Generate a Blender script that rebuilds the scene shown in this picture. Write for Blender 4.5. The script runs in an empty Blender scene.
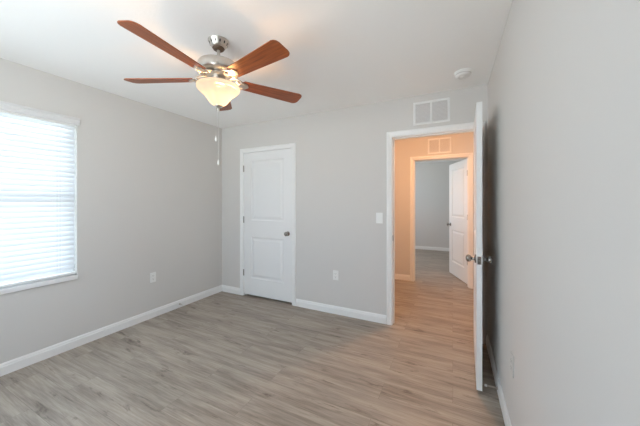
import bpy, bmesh, math, random
from mathutils import Vector, Matrix
random.seed(7)
R = math.radians
S = bpy.context.scene
COL = S.collection

# ---------------------------------------------------------------- camera, sky, exposure
cam_data = bpy.data.cameras.new('camera')
cam = bpy.data.objects.new('camera', cam_data)
COL.objects.link(cam)
cam.location = (0, 0, 1.332)
cam.rotation_euler = (R(90), 0, 0.46)
cam_data.sensor_width = 36
cam_data.lens = 267.9 / 640 * 36
cam_data.shift_y = -10.8 / 640
cam_data.clip_start = 0.02
S.camera = cam

world = bpy.data.worlds.new('overcast_sky')
S.world = world
world.use_nodes = True
bg = world.node_tree.nodes['Background']
bg.inputs[1].default_value = 6.0
_nt = world.node_tree                        # overcast sky above, ground below the horizon made brighter to light the ceiling
_tc = _nt.nodes.new('ShaderNodeTexCoord'); _sp = _nt.nodes.new('ShaderNodeSeparateXYZ'); _rp = _nt.nodes.new('ShaderNodeValToRGB')
_ma = _nt.nodes.new('ShaderNodeMapRange'); _ma.inputs[1].default_value = -1; _ma.inputs[2].default_value = 1
_rp.color_ramp.elements[0].position = 0.47; _rp.color_ramp.elements[0].color = (1.0, 1.10, 1.145, 1)
_rp.color_ramp.elements[1].position = 0.53; _rp.color_ramp.elements[1].color = (0.63, 0.76, 0.90, 1)
_nt.links.new(_tc.outputs['Generated'], _sp.inputs[0]); _nt.links.new(_sp.outputs['Z'], _ma.inputs[0])
_nt.links.new(_ma.outputs[0], _rp.inputs[0]); _nt.links.new(_rp.outputs[0], bg.inputs[0])

S.view_settings.view_transform = 'Standard'
S.view_settings.look = 'None'
S.view_settings.exposure = -0.13
S.view_settings.gamma = 1.0
S.view_settings.use_curve_mapping = False
S.cycles.use_denoising = True
S.cycles.max_bounces = 16
S.cycles.diffuse_bounces = 10
S.cycles.transparent_max_bounces = 16
S.cycles.sample_clamp_indirect = 8.0


def portal(name, loc, rot, sx, sy):
    l = bpy.data.lights.new(name, 'AREA')
    l.shape = 'RECTANGLE'; l.size = sx; l.size_y = sy
    l.cycles.is_portal = True
    o = bpy.data.objects.new(name, l)
    o.location = loc; o.rotation_euler = rot
    COL.objects.link(o)


# room figures
XL, XR, YB, YR, H = -3.109, 0.2935, 2.952, -0.36, 2.44
WT = 0.12
YH, YF = 4.75, 8.06
HXL, HXR = -1.5, 1.8                # hall ends
FXL, FXR = -2.2, 1.5                # far room sides
WY0, WY1, WZ0, WZ1 = -0.26, 1.221, 0.66, 2.072      # bedroom window
FW = (5.6, 7.3, 0.8, 2.1)                            # far room window y0 y1 z0 z1
portal('window_portal', (XL - WT - .02, (WY0 + WY1) / 2, (WZ0 + WZ1) / 2), (0, R(-90), 0), WZ1 - WZ0, WY1 - WY0)
RW = (-2.45, -0.60, 0.66, 2.072)                       # unseen window opening behind the camera, added to brighten the bedroom
portal('added_rear_portal', ((RW[0] + RW[1]) / 2, YR - WT - .02, (RW[2] + RW[3]) / 2), (R(90), 0, R(180)), RW[1] - RW[0], RW[3] - RW[2])
portal('far_window_portal', (FXL - WT - .02, (FW[0] + FW[1]) / 2, (FW[2] + FW[3]) / 2), (0, R(-90), 0), FW[3] - FW[2], FW[1] - FW[0])


# ---------------------------------------------------------------- materials
def lin(r, g, b):
    f = lambda c: c / 12.92 if c <= 0.04045 else ((c + 0.055) / 1.055) ** 2.4
    return (f(r / 255), f(g / 255), f(b / 255), 1)


def mat(name, col, rough=0.5, metal=0.0, spec=0.5):
    m = bpy.data.materials.new(name)
    m.use_nodes = True
    b = m.node_tree.nodes['Principled BSDF']
    b.inputs['Base Color'].default_value = col
    b.inputs['Roughness'].default_value = rough
    b.inputs['Metallic'].default_value = metal
    b.inputs['Specular IOR Level'].default_value = spec
    return m


def nd(m, t, **kw):
    n = m.node_tree.nodes.new(t)
    for k, v in kw.items():
        setattr(n, k, v)
    return n


def ln(m, a, b):
    m.node_tree.links.new(a, b)


def bumpy(m, scale, strength, dist=0.002, detail=3):
    tc = nd(m, 'ShaderNodeTexCoord')
    no = nd(m, 'ShaderNodeTexNoise')
    no.inputs['Scale'].default_value = scale
    no.inputs['Detail'].default_value = detail
    bu = nd(m, 'ShaderNodeBump')
    bu.inputs['Strength'].default_value = strength
    bu.inputs['Distance'].default_value = dist
    ln(m, tc.outputs['Object'], no.inputs['Vector'])
    ln(m, no.outputs['Fac'], bu.inputs['Height'])
    ln(m, bu.outputs['Normal'], m.node_tree.nodes['Principled BSDF'].inputs['Normal'])
    return m


M = {}
M['wall'] = bumpy(mat('greige_wall_paint', (0.675, 0.658, 0.634, 1), 0.75, spec=0.25), 140, 0.10)
M['ceiling'] = bumpy(mat('ceiling_paint', (0.94, 0.935, 0.92, 1), 0.9, spec=0.15), 60, 0.22, 0.004)
M['trim'] = mat('white_semigloss_trim', (0.86, 0.86, 0.85, 1), 0.35)
M['door'] = bumpy(mat('white_door_paint', (0.84, 0.845, 0.84, 1), 0.4), 90, 0.03)
M['plastic'] = mat('white_plastic', (0.86, 0.86, 0.84, 1), 0.4)
M['vent'] = mat('white_vent_enamel', (0.84, 0.84, 0.83, 1), 0.45)
M['duct'] = mat('duct_interior', (0.64, 0.62, 0.61, 1), 0.9)
M['slot'] = mat('dark_slot', (0.03, 0.03, 0.03, 1), 0.7)
M['bronze'] = mat('dark_bronze', (0.16, 0.11, 0.08, 1), 0.45, 0.7)
M['valance'] = mat('blind_valance_vinyl', (0.74, 0.74, 0.74, 1), 0.5)
M['rubber'] = mat('white_rubber', (0.8, 0.8, 0.78, 1), 0.7)
M['marble'] = mat('white_sill_marble', (0.88, 0.88, 0.88, 1), 0.3)
M['vinyl'] = mat('white_window_vinyl', (0.85, 0.86, 0.87, 1), 0.4)


def nickel():
    m = mat('brushed_nickel', (0.62, 0.58, 0.53, 1), 0.28, 1.0)
    tc = nd(m, 'ShaderNodeTexCoord'); mp = nd(m, 'ShaderNodeMapping')
    mp.inputs['Scale'].default_value = (8, 8, 400)
    no = nd(m, 'ShaderNodeTexNoise'); no.inputs['Scale'].default_value = 3
    mr = nd(m, 'ShaderNodeMapRange')
    mr.inputs[3].default_value = 0.22; mr.inputs[4].default_value = 0.40
    ln(m, tc.outputs['Object'], mp.inputs['Vector']); ln(m, mp.outputs[0], no.inputs['Vector'])
    ln(m, no.outputs['Fac'], mr.inputs[0])
    ln(m, mr.outputs[0], m.node_tree.nodes['Principled BSDF'].inputs['Roughness'])
    return m


M['nickel'] = nickel()
M['chain'] = mat('pale_bead_chain', (0.75, 0.73, 0.70, 1), 0.35, 0.4)
M['hardware'] = mat('satin_nickel_hardware', (0.33, 0.31, 0.29, 1), 0.26, 1.0)
M['painted'] = mat('paint_covered_plastic', (0.65, 0.635, 0.61, 1), 0.6, spec=0.3)


def floor_mat():
    m = mat('vinyl_plank_floor', (0.3, 0.26, 0.22, 1), 0.42, spec=0.4)
    P = m.node_tree.nodes['Principled BSDF']
    tc = nd(m, 'ShaderNodeTexCoord')
    br = nd(m, 'ShaderNodeTexBrick', offset=0.37, offset_frequency=2)
    br.inputs['Color1'].default_value = (0, 0, 0, 1)
    br.inputs['Color2'].default_value = (1, 1, 1, 1)
    br.inputs['Mortar'].default_value = (0.5, 0.5, 0.5, 1)
    br.inputs['Scale'].default_value = 1.0
    br.inputs['Mortar Size'].default_value = 0.0012
    br.inputs['Mortar Smooth'].default_value = 0.3
    br.inputs['Brick Width'].default_value = 1.22
    br.inputs['Row Height'].default_value = 0.18
    ln(m, tc.outputs['Object'], br.inputs['Vector'])
    rnd = nd(m, 'ShaderNodeMath', operation='MULTIPLY')
    rnd.inputs[1].default_value = 37.0
    ln(m, br.outputs['Color'], rnd.inputs[0])

    def stretched(sx, sy, scale, detail, rough=0.6, dist=0.0):
        mp = nd(m, 'ShaderNodeMapping'); mp.inputs['Scale'].default_value = (sx, sy, 1)
        ln(m, tc.outputs['Object'], mp.inputs['Vector'])
        no = nd(m, 'ShaderNodeTexNoise', noise_dimensions='4D')
        no.inputs['Scale'].default_value = scale; no.inputs['Detail'].default_value = detail
        no.inputs['Roughness'].default_value = rough; no.inputs['Distortion'].default_value = dist
        ln(m, mp.outputs[0], no.inputs['Vector']); ln(m, rnd.outputs[0], no.inputs['W'])
        return no.outputs['Fac']

    fine = stretched(2.6, 60, 1.8, 7, 0.66)
    broad = stretched(0.9, 9.5, 1.7, 5, 0.6, 0.5)
    knot = stretched(1.5, 8.5, 2.1, 6, 0.68, 0.7)
    blotch = nd(m, 'ShaderNodeTexNoise'); blotch.inputs['Scale'].default_value = 1.3
    ln(m, tc.outputs['Object'], blotch.inputs['Vector'])

    r1 = nd(m, 'ShaderNodeValToRGB')
    e = r1.color_ramp.elements
    e[0].position = 0.30; e[0].color = lin(122, 112, 101)
    e[1].position = 0.70; e[1].color = lin(184, 173, 161)
    ln(m, fine, r1.inputs[0])
    r2 = nd(m, 'ShaderNodeValToRGB')
    e = r2.color_ramp.elements
    e[0].position = 0.36; e[0].color = lin(114, 103, 93)
    e[1].position = 0.60; e[1].color = lin(184, 173, 160)
    ln(m, broad, r2.inputs[0])
    mx = nd(m, 'ShaderNodeMix', data_type='RGBA'); mx.inputs[0].default_value = 0.42
    ln(m, r1.outputs[0], mx.inputs[6]); ln(m, r2.outputs[0], mx.inputs[7])
    kr = nd(m, 'ShaderNodeMapRange', interpolation_type='SMOOTHSTEP')
    kr.inputs[1].default_value = 0.55; kr.inputs[2].default_value = 0.72
    kr.inputs[3].default_value = 0.0; kr.inputs[4].default_value = 0.85
    ln(m, knot, kr.inputs[0])
    mk = nd(m, 'ShaderNodeMix', data_type='RGBA')
    mk.inputs[7].default_value = lin(84, 72, 62)
    ln(m, kr.outputs[0], mk.inputs[0]); ln(m, mx.outputs[2], mk.inputs[6])
    # tone of each plank
    tr = nd(m, 'ShaderNodeMapRange')
    tr.inputs[3].default_value = 0.96; tr.inputs[4].default_value = 1.04
    ln(m, br.outputs['Color'], tr.inputs[0])
    ml = nd(m, 'ShaderNodeMix', data_type='RGBA', blend_type='MULTIPLY'); ml.inputs[0].default_value = 1.0
    ln(m, mk.outputs[2], ml.inputs[6]); ln(m, tr.outputs[0], ml.inputs[7])
    # dark joints
    mj = nd(m, 'ShaderNodeMix', data_type='RGBA'); mj.inputs[7].default_value = lin(92, 80, 70)
    jf = nd(m, 'ShaderNodeMath', operation='MULTIPLY'); jf.inputs[1].default_value = 0.45
    ln(m, br.outputs['Fac'], jf.inputs[0])
    ln(m, jf.outputs[0], mj.inputs[0]); ln(m, ml.outputs[2], mj.inputs[6])
    ln(m, mj.outputs[2], P.inputs['Base Color'])
    bu = nd(m, 'ShaderNodeBump'); bu.inputs['Strength'].default_value = 0.12; bu.inputs['Distance'].default_value = 0.002
    ln(m, fine, bu.inputs['Height']); ln(m, bu.outputs['Normal'], P.inputs['Normal'])
    return m


M['floor'] = floor_mat()


def blade_wood():
    m = mat('cherry_blade_wood', (0.2, 0.08, 0.035, 1), 0.38)
    P = m.node_tree.nodes['Principled BSDF']
    tc = nd(m, 'ShaderNodeTexCoord'); mp = nd(m, 'ShaderNodeMapping')
    mp.inputs['Scale'].default_value = (3, 60, 60)
    no = nd(m, 'ShaderNodeTexNoise'); no.inputs['Scale'].default_value = 2; no.inputs['Detail'].default_value = 5
    r = nd(m, 'ShaderNodeValToRGB'); e = r.color_ramp.elements
    e[0].position = 0.3; e[0].color = lin(118, 56, 24)
    e[1].position = 0.75; e[1].color = lin(166, 88, 40)
    ln(m, tc.outputs['Object'], mp.inputs[0]); ln(m, mp.outputs[0], no.inputs['Vector'])
    ln(m, no.outputs['Fac'], r.inputs[0]); ln(m, r.outputs[0], P.inputs['Base Color'])
    return m


M['blade'] = blade_wood()


def slat_mat():
    m = bpy.data.materials.new('white_blind_slats'); m.use_nodes = True
    nt = m.node_tree; nt.nodes.remove(nt.nodes['Principled BSDF'])
    d = nd(m, 'ShaderNodeBsdfDiffuse'); d.inputs[0].default_value = (0.88, 0.88, 0.88, 1)
    t = nd(m, 'ShaderNodeBsdfTranslucent'); t.inputs[0].default_value = (0.81, 0.845, 0.88, 1)
    x = nd(m, 'ShaderNodeMixShader'); x.inputs[0].default_value = 0.36
    ln(m, d.outputs[0], x.inputs[1]); ln(m, t.outputs[0], x.inputs[2])
    ln(m, x.outputs[0], nt.nodes['Material Output'].inputs[0])
    return m


M['slat'] = slat_mat()


def pane_mat():
    m = bpy.data.materials.new('window_glass'); m.use_nodes = True
    nt = m.node_tree; nt.nodes.remove(nt.nodes['Principled BSDF'])
    t = nd(m, 'ShaderNodeBsdfTransparent'); t.inputs[0].default_value = (0.96, 0.98, 0.98, 1)
    g = nd(m, 'ShaderNodeBsdfGlossy'); g.inputs['Roughness'].default_value = 0.02
    x = nd(m, 'ShaderNodeMixShader'); x.inputs[0].default_value = 0.06
    ln(m, t.outputs[0], x.inputs[1]); ln(m, g.outputs[0], x.inputs[2])
    ln(m, x.outputs[0], nt.nodes['Material Output'].inputs[0])
    return m


M['pane'] = pane_mat()


def lamp_glass(name, emit, strength, clear):
    m = bpy.data.materials.new(name); m.use_nodes = True
    nt = m.node_tree; nt.nodes.remove(nt.nodes['Principled BSDF'])
    t = nd(m, 'ShaderNodeBsdfTransparent'); t.inputs[0].default_value = (1, 0.93, 0.8, 1)
    d = nd(m, 'ShaderNodeBsdfTranslucent'); d.inputs[0].default_value = (0.10, 0.10, 0.09, 1)
    e = nd(m, 'ShaderNodeEmission'); e.inputs[0].default_value = emit; e.inputs[1].default_value = strength
    a = nd(m, 'ShaderNodeAddShader')
    x = nd(m, 'ShaderNodeMixShader'); x.inputs[0].default_value = clear
    ln(m, d.outputs[0], a.inputs[0]); ln(m, e.outputs[0], a.inputs[1])
    ln(m, a.outputs[0], x.inputs[1]); ln(m, t.outputs[0], x.inputs[2])
    ln(m, x.outputs[0], nt.nodes['Material Output'].inputs[0])
    return m


M['bowl'] = lamp_glass('lit_alabaster_glass', (1, 0.86, 0.69, 1), 0.78, 0.16)
M['hall_glass'] = lamp_glass('lit_opal_glass', (1, 0.62, 0.32, 1), 2.0, 0.5)


# ---------------------------------------------------------------- mesh helpers
def obj(name, bm, m, parent=None, smooth=False, loc=None):
    bmesh.ops.recalc_face_normals(bm, faces=bm.faces)
    me = bpy.data.meshes.new(name)
    bm.to_mesh(me); bm.free()
    if smooth:
        for p in me.polygons:
            p.use_smooth = True
        me.set_sharp_from_angle(angle=R(38))
    me.materials.append(m)
    o = bpy.data.objects.new(name, me)
    COL.objects.link(o)
    if parent:
        o.parent = parent
    if loc:
        o.location = loc
    return o


def empty(name, loc, rz=0.0):
    o = bpy.data.objects.new(name, None)
    o.empty_display_size = 0.1
    COL.objects.link(o)
    o.location = loc; o.rotation_euler = (0, 0, rz)
    return o


def tag(o, label, cat, group=None, kind=None):
    o['label'] = label; o['category'] = cat
    if group:
        o['group'] = group
    if kind:
        o['kind'] = kind
    return o


def struct(o, label, cat):
    return tag(o, label, cat, kind='structure')


def box(bm, x0, x1, y0, y1, z0, z1, bevel=0.0, mtx=None):
    vs = [bm.verts.new(v) for v in ((x0, y0, z0), (x1, y0, z0), (x1, y1, z0), (x0, y1, z0),
                                    (x0, y0, z1), (x1, y0, z1), (x1, y1, z1), (x0, y1, z1))]
    fs = [bm.faces.new([vs[i] for i in f]) for f in
          ((3, 2, 1, 0), (4, 5, 6, 7), (0, 1, 5, 4), (1, 2, 6, 5), (2, 3, 7, 6), (3, 0, 4, 7))]
    if bevel:
        es = list({e for f in fs for e in f.edges})
        r = bmesh.ops.bevel(bm, geom=es, offset=bevel, segments=2, affect='EDGES', profile=0.5)
        vs = list({v for f in r['faces'] for v in f.verts} | {v for v in vs if v.is_valid})
    if mtx is not None:
        for v in vs:
            if v.is_valid:
                v.co = mtx @ v.co
    return bm


def lathe(bm, prof, seg=32, mtx=None):
    rings = []
    for r, z in prof:
        if r < 1e-6:
            rings.append([bm.verts.new((0, 0, z))])
        else:
            rings.append([bm.verts.new((r * math.cos(2 * math.pi * i / seg), r * math.sin(2 * math.pi * i / seg), z)) for i in range(seg)])
    for a, b in zip(rings, rings[1:]):
        for i in range(seg):
            j = (i + 1) % seg
            if len(a) == 1 and len(b) == 1:
                continue
            if len(a) == 1:
                bm.faces.new((a[0], b[i], b[j]))
            elif len(b) == 1:
                bm.faces.new((a[i], a[j], b[0]))
            else:
                bm.faces.new((a[i], a[j], b[j], b[i]))
    if mtx is not None:
        for rg in rings:
            for v in rg:
                v.co = mtx @ v.co
    return bm


def tube(bm, pts, rad, seg=8, caps=True):
    pts = [Vector(p) for p in pts]
    n = len(pts)
    rads = rad if isinstance(rad, (list, tuple)) else [rad] * n
    rings = []
    up = None
    for i, p in enumerate(pts):
        d = (pts[min(i + 1, n - 1)] - pts[max(i - 1, 0)]).normalized()
        if up is None:
            up = Vector((0, 0, 1)) if abs(d.z) < 0.9 else Vector((1, 0, 0))
        u = (up - d * up.dot(d)).normalized(); w = d.cross(u); up = u
        rings.append([bm.verts.new(p + (u * math.cos(2 * math.pi * k / seg) + w * math.sin(2 * math.pi * k / seg)) * rads[i]) for k in range(seg)])
    for a, b in zip(rings, rings[1:]):
        for k in range(seg):
            j = (k + 1) % seg
            bm.faces.new((a[k], a[j], b[j], b[k]))
    if caps:
        bm.faces.new(rings[0]); bm.faces.new(rings[-1])
    return bm


def prism(bm, outline, z0, z1, mtx=None):
    a = [bm.verts.new((x, y, z0)) for x, y in outline]
    b = [bm.verts.new((x, y, z1)) for x, y in outline]
    bm.faces.new(a); bm.faces.new(b)
    n = len(a)
    for i in range(n):
        j = (i + 1) % n
        bm.faces.new((a[i], a[j], b[j], b[i]))
    if mtx is not None:
        for v in a + b:
            v.co = mtx @ v.co
    return bm


def sweep(bm, rings):
    """rings: list of lists of points (open solids, end caps added)"""
    rv = [[bm.verts.new(p) for p in r] for r in rings]
    n = len(rv[0])
    for a, b in zip(rv, rv[1:]):
        for k in range(n):
            j = (k + 1) % n
            bm.faces.new((a[k], a[j], b[j], b[k]))
    bm.faces.new(rv[0]); bm.faces.new(rv[-1])
    return bm


def wall_holes(name, axis, p0, p1, a0, a1, holes, label, z0=0.0, z1=H):
    """wall slab between p0 and p1 on `axis`, running a0..a1 along the other, with rectangular holes (b0,b1,zb,zt)"""
    bm = bmesh.new()

    def bx(u0, u1, w0, w1):
        if u1 - u0 < 1e-5 or w1 - w0 < 1e-5:
            return
        if axis == 'x':
            box(bm, p0, p1, u0, u1, w0, w1)
        else:
            box(bm, u0, u1, p0, p1, w0, w1)
    cur = a0
    for b0, b1, zb, zt in sorted(holes):
        bx(cur, b0, z0, z1)
        bx(b0, b1, z0, zb)
        bx(b0, b1, zt, z1)
        cur = b1
    bx(cur, a1, z0, z1)
    bmesh.ops.remove_doubles(bm, verts=bm.verts, dist=1e-5)
    o = obj(name, bm, M['wall'])
    return struct(o, label, 'wall')


# ---------------------------------------------------------------- large structure
bm = bmesh.new(); box(bm, -3.4, 2.1, -0.6, 8.3, -0.08, 0)
struct(obj('floor', bm, M['floor']), 'grey-brown wood-look plank floor running through bedroom, hall and far room', 'floor')
bm = bmesh.new(); box(bm, -3.4, 2.1, -0.6, 8.3, H, H + 0.1)
struct(obj('ceiling', bm, M['ceiling']), 'off-white textured ceiling above the fan', 'ceiling')

CL0, CL1, DTOP = -2.695, -1.852, 2.05         # closet rough opening
EN0, EN1 = -0.602, 0.228                       # bedroom doorway
FR0, FR1 = -0.602, 0.236                       # far doorway

wall_holes('wall_left', 'x', XL - WT, XL, YR - WT, 3.87, [(WY0, WY1, WZ0, WZ1)], 'greige bedroom wall with the blind-covered window')
wall_holes('wall_back', 'y', YB, YB + WT, XL, HXR, [(CL0, CL1, 0, DTOP), (EN0, EN1, 0, DTOP)], 'pale grey bedroom wall holding closet door and open doorway')
wall_holes('wall_right', 'x', XR, XR + WT, YR - WT, YB, [], 'plain pale wall close to the camera at the right')
wall_holes('wall_rear', 'y', YR - WT, YR, XL, XR, [RW], 'bedroom wall behind the camera with an added window opening for daylight')
wall_holes('wall_closet', 'y', 3.75, 3.87, XL, HXL - WT, [], 'back wall inside the closed closet')
wall_holes('wall_hall_left', 'x', HXL - WT, HXL, YB + WT, YH, [], 'hall end wall beyond the doorway, left side')
wall_holes('wall_hall_right', 'x', HXR, HXR + WT, YB, YH + WT, [], 'hall end wall beyond the doorway, right side')
wall_holes('wall_hall', 'y', YH, YH + WT, FXL - WT, HXR, [(FR0, FR1, 0, DTOP)], 'warmly lit hall wall around the far doorway')
wall_holes('wall_far_left', 'x', FXL - WT, FXL, YH + WT, YF + WT, [FW], 'far room wall with the daylight window')
wall_holes('wall_far_right', 'x', FXR, FXR + WT, YH + WT, YF + WT, [], 'far room wall behind its open door')
wall_holes('wall_far', 'y', YF, YF + WT, FXL, FXR, [], 'cool grey end wall of the far room')

# baseboards
BB = [(0, 0), (.014, 0), (.014, .064), (.010, .072), (.010, .079), (.005, .092), (0, .092)]


def baseboard(name, p, q, nrm, label, m0=0.0, m1=0.0):
    """p->q along the wall foot, nrm = into the room; m0/m1 = mitre (+1 inner corner)"""
    p, q, nrm = Vector((*p, 0)), Vector((*q, 0)), Vector((*nrm, 0))
    d = (q - p).normalized()
    rings = []
    for base, s in ((p, m0), (q, -m1)):
        rings.append([base + nrm * v + d * (s * v) + Vector((0, 0, z)) for v, z in BB])
    bm = bmesh.new(); sweep(bm, rings)
    return struct(obj(name, bm, M['trim']), label, 'baseboard')


CW = 0.057
baseboard('baseboard_left', (XL, YR), (XL, YB), (1, 0), 'white baseboard under the window wall', 1, 1)
baseboard('baseboard_back_left', (XL, YB), (CL0 + .012 - CW - .004, YB), (0, -1), 'short white baseboard between room corner and closet casing', 1, 0)
baseboard('baseboard_back', (CL1 - .012 + CW + .004, YB), (EN0 + .012 - CW - .004, YB), (0, -1), 'white baseboard between closet door and open doorway')
baseboard('baseboard_right', (XR, YR), (XR, YB), (-1, 0), 'white baseboard along the right wall behind the open door', 1, 1)
baseboard('baseboard_rear', (XL, YR), (XR, YR), (0, 1), 'white baseboard on the wall behind the camera', 1, 1)
baseboard('baseboard_hall', (HXL, YH), (FR0 + .012 - CW - .004, YH), (0, -1), 'hall baseboard left of the far doorway')
baseboard('baseboard_hall_right', (FR1 - .012 + CW + .004, YH), (HXR, YH), (0, -1), 'hall baseboard right of the far doorway')
baseboard('baseboard_far', (FXL, YF), (FXR, YF), (0, -1), 'white baseboard at the end wall of the far room', 1, 1)
baseboard('baseboard_far_right', (FXR, YH + WT), (FXR, YF), (-1, 0), 'white baseboard in the far room behind its door', 0, 1)

# door frames: casing on both wall faces and a jamb lining with stops
CP = [(0, 0), (0, .007), (.010, .011), (.018, .0095), (.042, .016), (.053, .016), (.057, .013), (.057, 0)]


def casing(bm, x0, x1, zt, y, sy, xmax=None):
    rings = []
    for cx, dx, cz, dz in ((x0, -1, 0, 0), (x0, -1, zt, 1), (x1, 1, zt, 1), (x1, 1, 0, 0)):
        r = []
        for u, v in CP:
            x = cx + dx * u
            if xmax is not None:
                x = min(x, xmax)
            r.append((x, y + sy * v, cz + dz * u))
        rings.append(r)
    sweep(bm, rings)


def doorway(name, o0, o1, y0, label, stop_y, xmax_front=None):
    bm = bmesh.new()
    casing(bm, o0 + .012, o1 - .012, DTOP - .012, y0, -1, xmax_front)
    t = obj(name, bm, M['trim'])
    struct(t, label, 'door frame')
    bm = bmesh.new()
    casing(bm, o0 + .012, o1 - .012, DTOP - .012, y0 + WT, 1)
    obj('hall_side_casing', bm, M['trim'], t)
    bm = bmesh.new(); ya, yb = y0 - .001, y0 + WT + .001
    box(bm, o0, o0 + .016, ya, yb, 0, DTOP - .016)
    box(bm, o1 - .016, o1, ya, yb, 0, DTOP - .016)
    box(bm, o0, o1, ya, yb, DTOP - .016, DTOP)
    obj('jamb', bm, M['trim'], t)
    bm = bmesh.new(); sa, sb = stop_y
    box(bm, o0 + .016, o0 + .027, sa, sb, 0, DTOP - .016)
    box(bm, o1 - .027, o1 - .016, sa, sb, 0, DTOP - .016)
    box(bm, o0 + .027, o1 - .027, sa, sb, DTOP - .027, DTOP - .016)
    obj('door_stop_bead', bm, M['trim'], t)
    return t


doorway('trim_1', CL0, CL1, YB, 'white casing around the closed closet door', (YB + .04, YB + .075))
tr2 = doorway('trim_2', EN0, EN1, YB, 'white casing around the open bedroom doorway', (YB + .04, YB + .075), XR - .002)
doorway('trim_3', FR0, FR1, YH, 'white casing around the far doorway across the hall', (YH + .045, YH + .08))
bm = bmesh.new()
box(bm, EN0 + .016, EN0 + .018, YB + .006, YB + .034, .91, .97)
obj('strike_plate', bm, M['hardware'], tr2)['label'] = 'small metal strike plate'


# ---------------------------------------------------------------- doors
DT = 0.035


def door_face(bm, w, h, panels, y, s):
    """moulded face at depth y, outward direction s (+1/-1 along y); panels = list of (x0,x1,z0,z1)"""
    def q(a, b, c, d):
        bm.faces.new([bm.verts.new(p) for p in (a, b, c, d)])

    def rect(x0, x1, z0, z1, yy):
        q((x0, yy, z0), (x1, yy, z0), (x1, yy, z1), (x0, yy, z1))
    px0, px1 = panels[0][0], panels[0][1]
    rect(0, px0, 0, h, y); rect(px1, w, 0, h, y)
    z = 0
    for (_, _, z0, z1) in panels:
        rect(px0, px1, z, z0, y); z = z1
    rect(px0, px1, z, h, y)
    steps = [(0, 0), (.006, -.007), (.014, -.010), (.026, -.010), (.050, -.003), (.056, -.002)]
    for (x0, x1, z0, z1) in panels:
        for (i0, d0), (i1, d1) in zip(steps, steps[1:]):
            A = [(x0 + i0, y + s * d0, z0 + i0), (x1 - i0, y + s * d0, z0 + i0), (x1 - i0, y + s * d0, z1 - i0), (x0 + i0, y + s * d0, z1 - i0)]
            B = [(x0 + i1, y + s * d1, z0 + i1), (x1 - i1, y + s * d1, z0 + i1), (x1 - i1, y + s * d1, z1 - i1), (x0 + i1, y + s * d1, z1 - i1)]
            for k in range(4):
                j = (k + 1) % 4
                q(A[k], A[j], B[j], B[k])
        i, d = steps[-1]
        rect(x0 + i, x1 - i, z0 + i, z1 - i, y + s * d)


def knob_bm(sign):
    """knob whose axis leaves the door along local y*sign"""
    bm = bmesh.new()
    prof = [(0, 0), (.030, 0), (.031, .004), (.027, .009), (.013, .012), (.0105, .016), (.0105, .026), (.014, .030),
            (.022, .036), (.0265, .045), (.026, .054), (.020, .062), (.010, .066), (0, .067)]
    lathe(bm, prof, 24, Matrix.Rotation(R(-90 * sign), 4, 'X'))
    return bm


def make_door(name, label, loc, rz, w, h, y0, y1, panel_scale, knob_z, hinge_side_y, hinge_zs, knob_sides):
    st = .128
    panels = [(st, w - st, .235, .815), (st, w - st, 1.05, h - .115)]
    bm = bmesh.new()
    door_face(bm, w, h, panels, y0, -1)
    door_face(bm, w, h, panels, y1, 1)
    for a, b in (((0, 0), (w, 0)), ((w, 0), (w, h)), ((w, h), (0, h)), ((0, h), (0, 0))):
        bm.faces.new([bm.verts.new(p) for p in ((a[0], y0, a[1]), (b[0], y0, b[1]), (b[0], y1, b[1]), (a[0], y1, a[1]))])
    bmesh.ops.remove_doubles(bm, verts=bm.verts, dist=1e-5)
    d = obj(name, bm, M['door'])
    d.location = loc; d.rotation_euler = (0, 0, rz)
    struct(d, label, 'door')
    for s in knob_sides:
        k = obj('door_knob', knob_bm(s), M['hardware'], d, True, (w - .062, y1 if s > 0 else y0, knob_z - loc[2]))
        k['label'] = 'satin nickel door knob'
    bm = bmesh.new(); ym = (y0 + y1) / 2
    box(bm, w - .001, w + .0015, ym - .012, ym + .012, knob_z - loc[2] - .028, knob_z - loc[2] + .028)
    lp = obj('latch_plate', bm, M['hardware'], d); lp['label'] = 'metal latch plate in the door edge'
    bm = bmesh.new()
    box(bm, w + .001, w + .009, ym - .006, ym + .006, knob_z - loc[2] - .010, knob_z - loc[2] + .010, .002)
    obj('latch_bolt', bm, M['hardware'], lp)
    for z in hinge_zs:
        bm = bmesh.new()
        s = 1 if hinge_side_y > ym else -1
        lathe(bm, [(0, -.046), (.004, -.046), (.0065, -.043), (.0065, .043), (.004, .046), (0, .046)], 12,
              Matrix.Translation((-.004, hinge_side_y + s * .006, z - loc[2])))
        box(bm, -.0035, 0.0005, min(hinge_side_y, hinge_side_y - s * .03), max(hinge_side_y, hinge_side_y - s * .03), z - loc[2] - .044, z - loc[2] + .044)
        obj('hinge', bm, M['hardware'], d, True)['label'] = 'nickel butt hinge'
    return d


make_door('door_1', 'closed white two-panel closet door with knob on its right', (CL0 + .019, YB + .003, .028), 0,
          CL1 - CL0 - .038, 2.002, 0, DT, 1, .92, 0, (1.81, 1.085, .33), (-1,))
ang = math.atan2(-.77, -.029)
make_door('door_2', 'white bedroom door standing wide open, seen along its latch edge', (.178, 2.938, .020), ang,
          .772, 2.011, 0, DT, 1, .925, DT, (1.81, 1.085, .33), (-1, 1))
ang = math.atan2(.937, -.348)
make_door('door_3', 'white two-panel door open into the far room', (.215, 4.888, .014), ang,
          .785, 2.018, -DT, 0, 1, .92, 0, (1.80, 1.09, .37), (1, -1))

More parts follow.
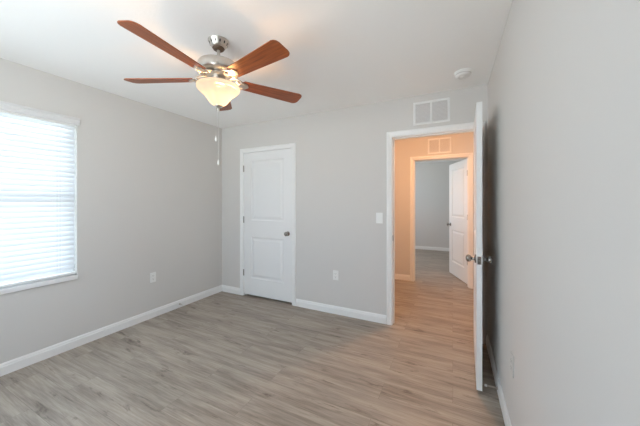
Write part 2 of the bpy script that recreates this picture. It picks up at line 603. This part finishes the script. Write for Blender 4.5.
# ---------------------------------------------------------------- window and blind
w1 = empty('window_1', (XL - .10, (WY0 + WY1) / 2, WZ0))
struct(w1, 'single-hung white vinyl window behind the closed blind', 'window')
hw, hh = (WY1 - WY0) / 2, WZ1 - WZ0
bm = bmesh.new()
for a in (-hw, hw - .05):
    box(bm, -.02, .03, a, a + .05, 0, hh)
box(bm, -.02, .03, -hw + .05, hw - .05, 0, .05)
box(bm, -.02, .03, -hw + .05, hw - .05, hh - .05, hh)
obj('window_frame', bm, M['vinyl'], w1)
bm = bmesh.new(); box(bm, -.015, .03, -hw + .05, hw - .05, hh / 2 - .03, hh / 2 + .03, .004)
obj('meeting_rail', bm, M['vinyl'], w1)
bm = bmesh.new(); box(bm, -.02, .03, -.03, .03, .05, hh / 2 - .03); box(bm, -.02, .03, -.03, .03, hh / 2 + .03, hh - .05)
obj('mullion', bm, M['vinyl'], w1)
for z0, z1 in ((.05, hh / 2 - .03), (hh / 2 + .03, hh - .05)):
    for a, b in ((-hw + .05, -.03), (.03, hw - .05)):
        bm = bmesh.new(); box(bm, 0, .004, a, b, z0, z1)
        obj('pane', bm, M['pane'], w1)
bm = bmesh.new(); box(bm, .035, .116, -hw, hw, -.033, .004, .003)
box(bm, .100, .118, -hw - .0, hw + .0, -.034, .004, .003)
obj('window_sill', bm, M['marble'], w1)

bl = empty('window_blind', (XL - .034, (WY0 + WY1) / 2, WZ1))
tag(bl, 'white horizontal slat blind, closed and glowing, over the left wall window', 'blind')
bw = hw - .006
bm = bmesh.new(); box(bm, -.028, .028, -bw, bw, -.045, -.002)
obj('headrail', bm, M['plastic'], bl)
# valance: profiled board in front of the wall face
prof = [(.040, -.030), (.052, -.030), (.052, -.012), (.048, -.006), (.050, .012), (.056, .018), (.056, .034), (.040, .034)]
bm = bmesh.new(); sweep(bm, [[(x, y, z) for x, z in prof] for y in (-hw - .015, hw + .015)])
for y in (-hw - .015, hw + .007):
    box(bm, .0345, .041, y, y + .008, -.028, .033)
obj('valance', bm, M['valance'], bl)
bm = bmesh.new()
pitch, tilt = .0440, R(66)
zb = -hh + .055
n = int((-.055 - zb) / pitch)
for i in range(n + 1):
    z = -.055 - i * pitch
    c, s = math.cos(tilt), math.sin(tilt)
    rr = []
    for y in (-bw, bw):
        ring = []
        for k in range(5):
            u = -.025 + .0125 * k; b = .0028 * (1 - (u / .025) ** 2)
            ring.append((u * c + b * s, y, z - u * s + b * c))
        for k in range(4, -1, -1):
            u = -.025 + .0125 * k; b = .0028 * (1 - (u / .025) ** 2) - .0025
            ring.append((u * c + b * s, y, z - u * s + b * c))
        rr.append(ring)
    sweep(bm, rr)
obj('slats', bm, M['slat'], bl)
bm = bmesh.new(); box(bm, -.025, .025, -bw, bw, -hh + .012, -hh + .030, .003)
obj('bottom_rail', bm, M['plastic'], bl)
for y in (-bw + .12, -.25, .25, bw - .12):
    bm = bmesh.new()
    tube(bm, [(.026, y - .010, -.05), (.026, y - .010, -hh + .03)], .0009, 6)
    tube(bm, [(.026, y + .010, -.05), (.026, y + .010, -hh + .03)], .0009, 6)
    obj('ladder_cord', bm, M['plastic'], bl)


# ---------------------------------------------------------------- ceiling fan
FX, FY = -1.442, 1.340
fan = empty('ceiling_fan', (FX, FY, H))
tag(fan, 'five-blade ceiling fan with cherry wood blades and lit glass bowl', 'ceiling fan')
fan.rotation_euler = (0, 0, 0.46)      # blade angles below are measured from the camera's right

bm = bmesh.new()
lathe(bm, [(0, 0), (.067, 0), (.0685, -.005), (.066, -.010), (.062, -.016), (.055, -.033), (.046, -.046), (.040, -.050), (.0, -.050)], 40)
can = obj('canopy', bm, M['nickel'], fan, True)
for k in range(12):
    a = 2 * math.pi * k / 12
    bm = bmesh.new()
    m4 = Matrix.Rotation(a, 4, 'Z') @ Matrix.Translation((.0590, 0, -.024)) @ Matrix.Rotation(R(20), 4, 'Y')
    lathe(bm, [(0, .0012), (.0045, .0012), (.0045, -.0012), (0, -.0012)], 10, m4 @ Matrix.Scale(2.2, 4, (0, 0, 1)) @ Matrix.Rotation(R(90), 4, 'Y'))
    obj('vent_slot', bm, M['slot'], can)
bm = bmesh.new(); lathe(bm, [(0, -.048), (.039, -.048), (.040, -.053), (.034, -.062), (.022, -.066), (0, -.066)], 32)
obj('canopy_collar', bm, M['bronze'], fan, True)
bm = bmesh.new(); lathe(bm, [(0, -.06), (.0105, -.06), (.0105, -.158), (0, -.158)], 16)
obj('downrod', bm, M['nickel'], fan, True)
bm = bmesh.new()
lathe(bm, [(0, -.140), (.022, -.140), (.025, -.150), (.085, -.153), (.116, -.157), (.129, -.164), (.135, -.176), (.135, -.218),
           (.130, -.227), (.116, -.233), (.098, -.236), (0, -.236)], 48)
obj('motor_housing', bm, M['nickel'], fan, True)
bm = bmesh.new()
lathe(bm, [(0, -.235), (.080, -.235), (.084, -.240), (.084, -.248), (.076, -.253), (0, -.253)], 40)
obj('flywheel', bm, M['nickel'], fan, True)
bm = bmesh.new()
lathe(bm, [(0, -.252), (.046, -.252), (.050, -.262), (.052, -.292), (.045, -.302), (.020, -.304), (.012, -.312), (0, -.312)], 32)
obj('switch_housing', bm, M['nickel'], fan, True)

# light kit: three short arms holding the glass, bowl, centre rod, finial
bm = bmesh.new()
for k in range(3):
    a = 2 * math.pi * k / 3 + .3
    c, s = math.cos(a), math.sin(a)
    tube(bm, [(.05 * c, .05 * s, -.285), (.08 * c, .08 * s, -.292), (.112 * c, .112 * s, -.310), (.129 * c, .129 * s, -.319)], .004, 8)
tube(bm, [(0, 0, -.30), (0, 0, -.458)], .004, 8)
obj('glass_fitter', bm, M['nickel'], fan, True)
bp = [(.128, -.309), (.136, -.312), (.1415, -.318), (.1420, -.326), (.138, -.336), (.129, -.347), (.114, -.359), (.098, -.372), (.085, -.386),
      (.074, -.402), (.063, -.419), (.050, -.433), (.033, -.442), (.012, -.446)]
bm = bmesh.new()
lathe(bm, bp, 48)
obj('glass_bowl', bm, M['bowl'], fan, True)['label'] = 'glowing cream glass bowl shade'
bm = bmesh.new(); lathe(bm, [(0, -.440), (.018, -.443), (.027, -.447), (.024, -.453), (.012, -.459), (.007, -.468), (.010, -.473), (.005, -.482), (0, -.484)], 24)
obj('finial', bm, M['nickel'], fan, True)
for x, y, zl in ((-.019, .004, -.684), (.001, -.003, -.849)):
    bm = bmesh.new()
    tube(bm, [(x * .4, y, -.455), (x, y, -.485), (x, y, zl + .03)], .0009, 6)
    ch = obj('pull_chain', bm, M['chain'], fan, True)
    bm = bmesh.new()
    lathe(bm, [(0, .034), (.002, .033), (.0035, .026), (.0065, .012), (.0068, .004), (.004, -.004), (0, -.006)], 14, Matrix.Translation((x, y, zl)))
    obj('pendant', bm, M['plastic'], ch, True)

# one blade and its bracket, then copies
ZB = -.266
PITCH = R(-12)
BR = .635


def blade_outline():
    pts = []
    r0, r1, w0, w1 = .158, BR, .050, .067
    pts += [(r0 + .012, -w0), (r0, -w0 + .014), (r0, w0 - .014), (r0 + .012, w0)]
    rc = .034
    for k in range(9):
        a = R(90 - 90 * k / 8)
        pts.append((r1 - rc + rc * math.cos(a), w1 - rc + rc * math.sin(a)))
    for k in range(9):
        a = R(-90 * k / 8)
        pts.append((r1 - rc + rc * math.cos(a), -w1 + rc + rc * math.sin(a)))
    return pts


rot = Matrix.Translation((0, 0, ZB)) @ Matrix.Rotation(PITCH, 4, 'X')
bm = bmesh.new(); prism(bm, blade_outline(), -.003, .003, rot)
bmesh.ops.bevel(bm, geom=[e for e in bm.edges], offset=.0012, segments=1, affect='EDGES')
blade0 = obj('blade', bm, M['blade'], fan)

bm = bmesh.new()
# spade-shaped plate under the blade root and two scrolled arms to the flywheel
pl = [(.140, -.008), (.155, -.026), (.172, -.034), (.190, -.028), (.204, -.012), (.210, 0), (.204, .012), (.190, .028), (.172, .034), (.155, .026), (.140, .008)]
prism(bm, pl, -.0085, -.0035, rot)
for s in (-1, 1):
    pts = []
    for t in range(13):
        u = t / 12
        x = .070 + u * .105
        y = s * (.012 + .026 * math.sin(u * math.pi) + .014 * u)
        z = -.246 + (ZB - .007 + .246) * (u * u * (3 - 2 * u)) + (y * math.sin(PITCH) * u)
        pts.append((x, y, z))
    tube(bm, pts, [.0055] * 13, 8)
    # scroll
    pts = []
    for t in range(15):
        a = t / 14 * 2.0 * math.pi
        rr = .016 - .0085 * t / 14
        x = .128 + rr * math.cos(a + 1.2); y = s * (.022 + rr * math.sin(a + 1.2))
        pts.append((x, y, -.270 - .2 * (x - .128) + y * math.sin(PITCH) * .5))
    tube(bm, pts, .0035, 6)
box(bm, .070, .100, -.020, .020, -.252, -.243, .003)
for x, y in ((.170, -.020), (.170, .020), (.198, 0)):
    lathe(bm, [(0, -.0115), (.004, -.0105), (.0055, -.0085), (0, -.0085)], 10, rot @ Matrix.Translation((x, y, 0)))
brk0 = obj('blade_bracket', bm, M['nickel'], fan, True)
for k in range(5):
    a = R(34.0 + 72 * k)
    for src in (blade0, brk0):
        if k == 0:
            o = src
        else:
            o = src.copy(); COL.objects.link(o); o.parent = fan
        o.rotation_euler = (0, 0, a)

for bx_, by_ in ((-.018, .060), (.026, .052)):
    l = bpy.data.lights.new('fan_bulb', 'POINT')
    l.energy = 4.8; l.color = (1.0, 0.52, 0.19); l.shadow_soft_size = 0.018
    o = bpy.data.objects.new('fan_bulb', l); COL.objects.link(o)
    o.parent = fan; o.location = (bx_, by_, -.366)

# ---------------------------------------------------------------- hall ceiling light (out of view, lights the hall)
hl = empty('flush_ceiling_light', (-.30, 3.50, H))
tag(hl, 'round flush ceiling light glowing warm in the hall', 'ceiling light')
bm = bmesh.new(); lathe(bm, [(0, 0), (.150, 0), (.152, -.012), (.140, -.022), (0, -.022)], 36)
obj('base_pan', bm, M['nickel'], hl, True)
bm = bmesh.new(); lathe(bm, [(.138, -.022), (.136, -.045), (.110, -.075), (.065, -.095), (.012, -.102)], 36)
obj('glass_dome', bm, M['hall_glass'], hl, True)
bm = bmesh.new(); lathe(bm, [(0, -.098), (.012, -.100), (.012, -.106), (.005, -.114), (0, -.116)], 16)
obj('finial', bm, M['nickel'], hl, True)
l = bpy.data.lights.new('hall_bulb', 'POINT')
l.energy = 58; l.color = (1.0, 0.55, 0.31); l.shadow_soft_size = 0.04
o = bpy.data.objects.new('hall_bulb', l); COL.objects.link(o); o.parent = hl; o.location = (0, 0, -.06)
l = bpy.data.lights.new('hall_lamp_face', 'AREA')
l.shape = 'DISK'; l.size = .24; l.energy = 15; l.color = (1.0, 0.55, 0.31)
o = bpy.data.objects.new('hall_lamp_face', l); COL.objects.link(o); o.parent = hl; o.location = (0, 0, -.118)


# ---------------------------------------------------------------- vents
def grille(name, label, cx, cz, y, w, h, group=None):
    """return-air grille on a wall facing -Y"""
    g = empty(name, (cx, y, cz))
    tag(g, label, 'vent', group)
    fw = .024
    bm = bmesh.new()
    hw_, hh_ = w / 2, h / 2
    P = [(0, 0), (0, -.003), (.006, -.008), (.020, -.008), (.024, -.004), (.024, 0)]
    rings = []
    for sx, sz in ((-1, -1), (1, -1), (1, 1), (-1, 1), (-1, -1)):
        rings.append([(sx * (hw_ - u), v, sz * (hh_ - u)) for u, v in P])
    rv = [[bm.verts.new(p) for p in r] for r in rings[:4]]
    for i in range(4):
        a, b = rv[i], rv[(i + 1) % 4]
        for k in range(len(P)):
            j = (k + 1) % len(P)
            bm.faces.new((a[k], a[j], b[j], b[k]))
    obj('frame', bm, M['vent'], g)
    bm = bmesh.new(); box(bm, -.009, .009, -.008, -.0005, -hh_ + fw - .002, hh_ - fw + .002, .001)
    obj('center_bar', bm, M['vent'], g)
    bm = bmesh.new(); box(bm, -hw_ + .01, hw_ - .01, -.0010, -.0004, -hh_ + .01, hh_ - .01)
    obj('backing', bm, M['duct'], g)
    bm = bmesh.new()
    n = int((h - 2 * fw) / .0125)
    for k in range(n):
        z = -hh_ + fw + (k + .5) * (h - 2 * fw) / n
        for a, b in ((-hw_ + fw, -.009), (.009, hw_ - fw)):
            box(bm, a, b, -.0035, .0035, -.0005, .0005, mtx=Matrix.Translation((0, -.0050, z)) @ Matrix.Rotation(R(38), 4, 'X'))
    obj('louvers', bm, M['vent'], g)
    for s in (-1, 1):
        bm = bmesh.new()
        lathe(bm, [(0, .0020), (.003, .0014), (.004, 0), (0, 0)], 10, Matrix.Translation((s * (hw_ - .012), -.008, 0)) @ Matrix.Rotation(R(90), 4, 'X'))
        obj('screw', bm, M['vent'], g)
    return g


grille('air_vent', 'white air return grille on the bedroom wall above the open doorway', -.1965, 2.2535, YB, .347, .240)
grille('air_vent', 'white air return grille on the hall wall above the far doorway', -.193, 2.249, YH, .349, .250)

# smoke detector
sd = empty('smoke_detector', (.078, 2.585, H))
tag(sd, 'round white smoke detector on the ceiling near the doorway', 'smoke detector')
bm = bmesh.new(); lathe(bm, [(0, 0), (.066, 0), (.068, -.004), (.068, -.012), (.064, -.014), (0, -.014)], 40)
obj('mounting_base', bm, M['plastic'], sd, True)
bm = bmesh.new(); lathe(bm, [(0, -.013), (.060, -.013), (.062, -.018), (.060, -.030), (.052, -.038), (.036, -.041), (.034, -.039), (.022, -.039), (.020, -.042), (0, -.042)], 40)
cv = obj('cover', bm, M['plastic'], sd, True)
bm = bmesh.new(); lathe(bm, [(0, -.041), (.010, -.041), (.010, -.0445), (.008, -.0455), (0, -.0455)], 20)
obj('test_button', bm, M['plastic'], sd, True)
bm = bmesh.new(); lathe(bm, [(0.0618, -.0205), (.0626, -.0215), (.0624, -.0255), (.0612, -.0265)], 40)
obj('sensor_slot', bm, M['duct'], sd, True)


# ---------------------------------------------------------------- outlets, switch
def plate(bm, w=.070, h=.114):
    box(bm, -w / 2, w / 2, -.006, 0, -h / 2, h / 2, .0022)


def outlet(label, loc, rz, pm='plastic'):
    o = empty('wall_outlet', loc, rz)
    tag(o, label, 'outlet')
    bm = bmesh.new(); plate(bm); obj('cover_plate', bm, M[pm], o)
    for z in (-.0195, .0195):
        bm = bmesh.new()
        ol = [(.0165 * math.cos(t * math.pi / 12), max(-.0125, min(.0125, .0165 * math.sin(t * math.pi / 12)))) for t in range(24)]
        prism(bm, ol, 0, .0022, Matrix.Translation((0, -.006, z)) @ Matrix.Rotation(R(90), 4, 'X'))
        r = obj('receptacle', bm, M[pm], o)
        bm = bmesh.new()
        box(bm, -.0075, -.0055, -.0085, -.0081, z - .001, z + .007); box(bm, .0055, .0075, -.0085, -.0081, z - .001, z + .006)
        lathe(bm, [(0, 0), (.0024, 0), (.0024, .0004), (0, .0004)], 10, Matrix.Translation((0, -.0081, z - .007)) @ Matrix.Rotation(R(90), 4, 'X'))
        obj('prong_slots', bm, M['slot'], r)
    bm = bmesh.new(); lathe(bm, [(0, .0012), (.002, .001), (.0028, 0), (0, 0)], 10, Matrix.Translation((0, -.006, 0)) @ Matrix.Rotation(R(90), 4, 'X'))
    obj('screw', bm, M['plastic'], o)
    return o


outlet('white outlet low on the left wall past the window', (XL, 1.918, .463), R(90))
outlet('white outlet low on the back wall right of the closet door', (-1.252, YB, .460), 0)
outlet('white outlet low on the right wall near the camera, seen edge-on', (XR, 1.775, .448), R(-90), 'painted')

sw = empty('light_switch', (-.727, YB, 1.157))
tag(sw, 'white rocker light switch left of the open doorway', 'light switch')
bm = bmesh.new(); plate(bm, .074, .118); obj('cover_plate', bm, M['plastic'], sw)
bm = bmesh.new(); box(bm, -.0165, .0165, -.0105, -.005, -.033, .033, .0015)
for v in bm.verts:
    if v.co.z > .0:
        v.co.y += .0035 * (v.co.z / .033) if v.co.y < -.008 else 0
obj('rocker', bm, M['plastic'], sw)
for z in (-.048, .048):
    bm = bmesh.new(); lathe(bm, [(0, .0012), (.002, .001), (.0028, 0), (0, 0)], 10, Matrix.Translation((0, -.006, z)) @ Matrix.Rotation(R(90), 4, 'X'))
    obj('screw', bm, M['plastic'], sw)


# ---------------------------------------------------------------- spring door stops on the baseboards
def spring_stop(label, loc, rz, length):
    o = empty('door_stop', loc, rz)
    tag(o, label, 'door stop')
    bm = bmesh.new(); lathe(bm, [(0, 0), (.011, 0), (.011, .003), (.007, .008), (0, .008)], 16, Matrix.Rotation(R(90), 4, 'Y'))
    obj('base_cup', bm, M['nickel'], o, True)
    bm = bmesh.new()
    n = 12 * 9
    pts = [(.006 + (length - .018) * t / n, .0052 * math.cos(t * 2 * math.pi / 12), .0052 * math.sin(t * 2 * math.pi / 12)) for t in range(n + 1)]
    tube(bm, pts, .0014, 6)
    obj('spring', bm, M['nickel'], o, True)
    bm = bmesh.new(); lathe(bm, [(0, length - .014), (.008, length - .014), (.0085, length - .004), (.006, length), (0, length)], 16, Matrix.Rotation(R(90), 4, 'Y'))
    obj('rubber_tip', bm, M['rubber'], o, True)


spring_stop('short metal spring door stop on the left wall baseboard near the corner', (XL + .014, 2.25, .045), 0, .062)
spring_stop('metal spring door stop on the right baseboard pointing at the open door', (XR - .014, 2.215, .040), R(180), .078)
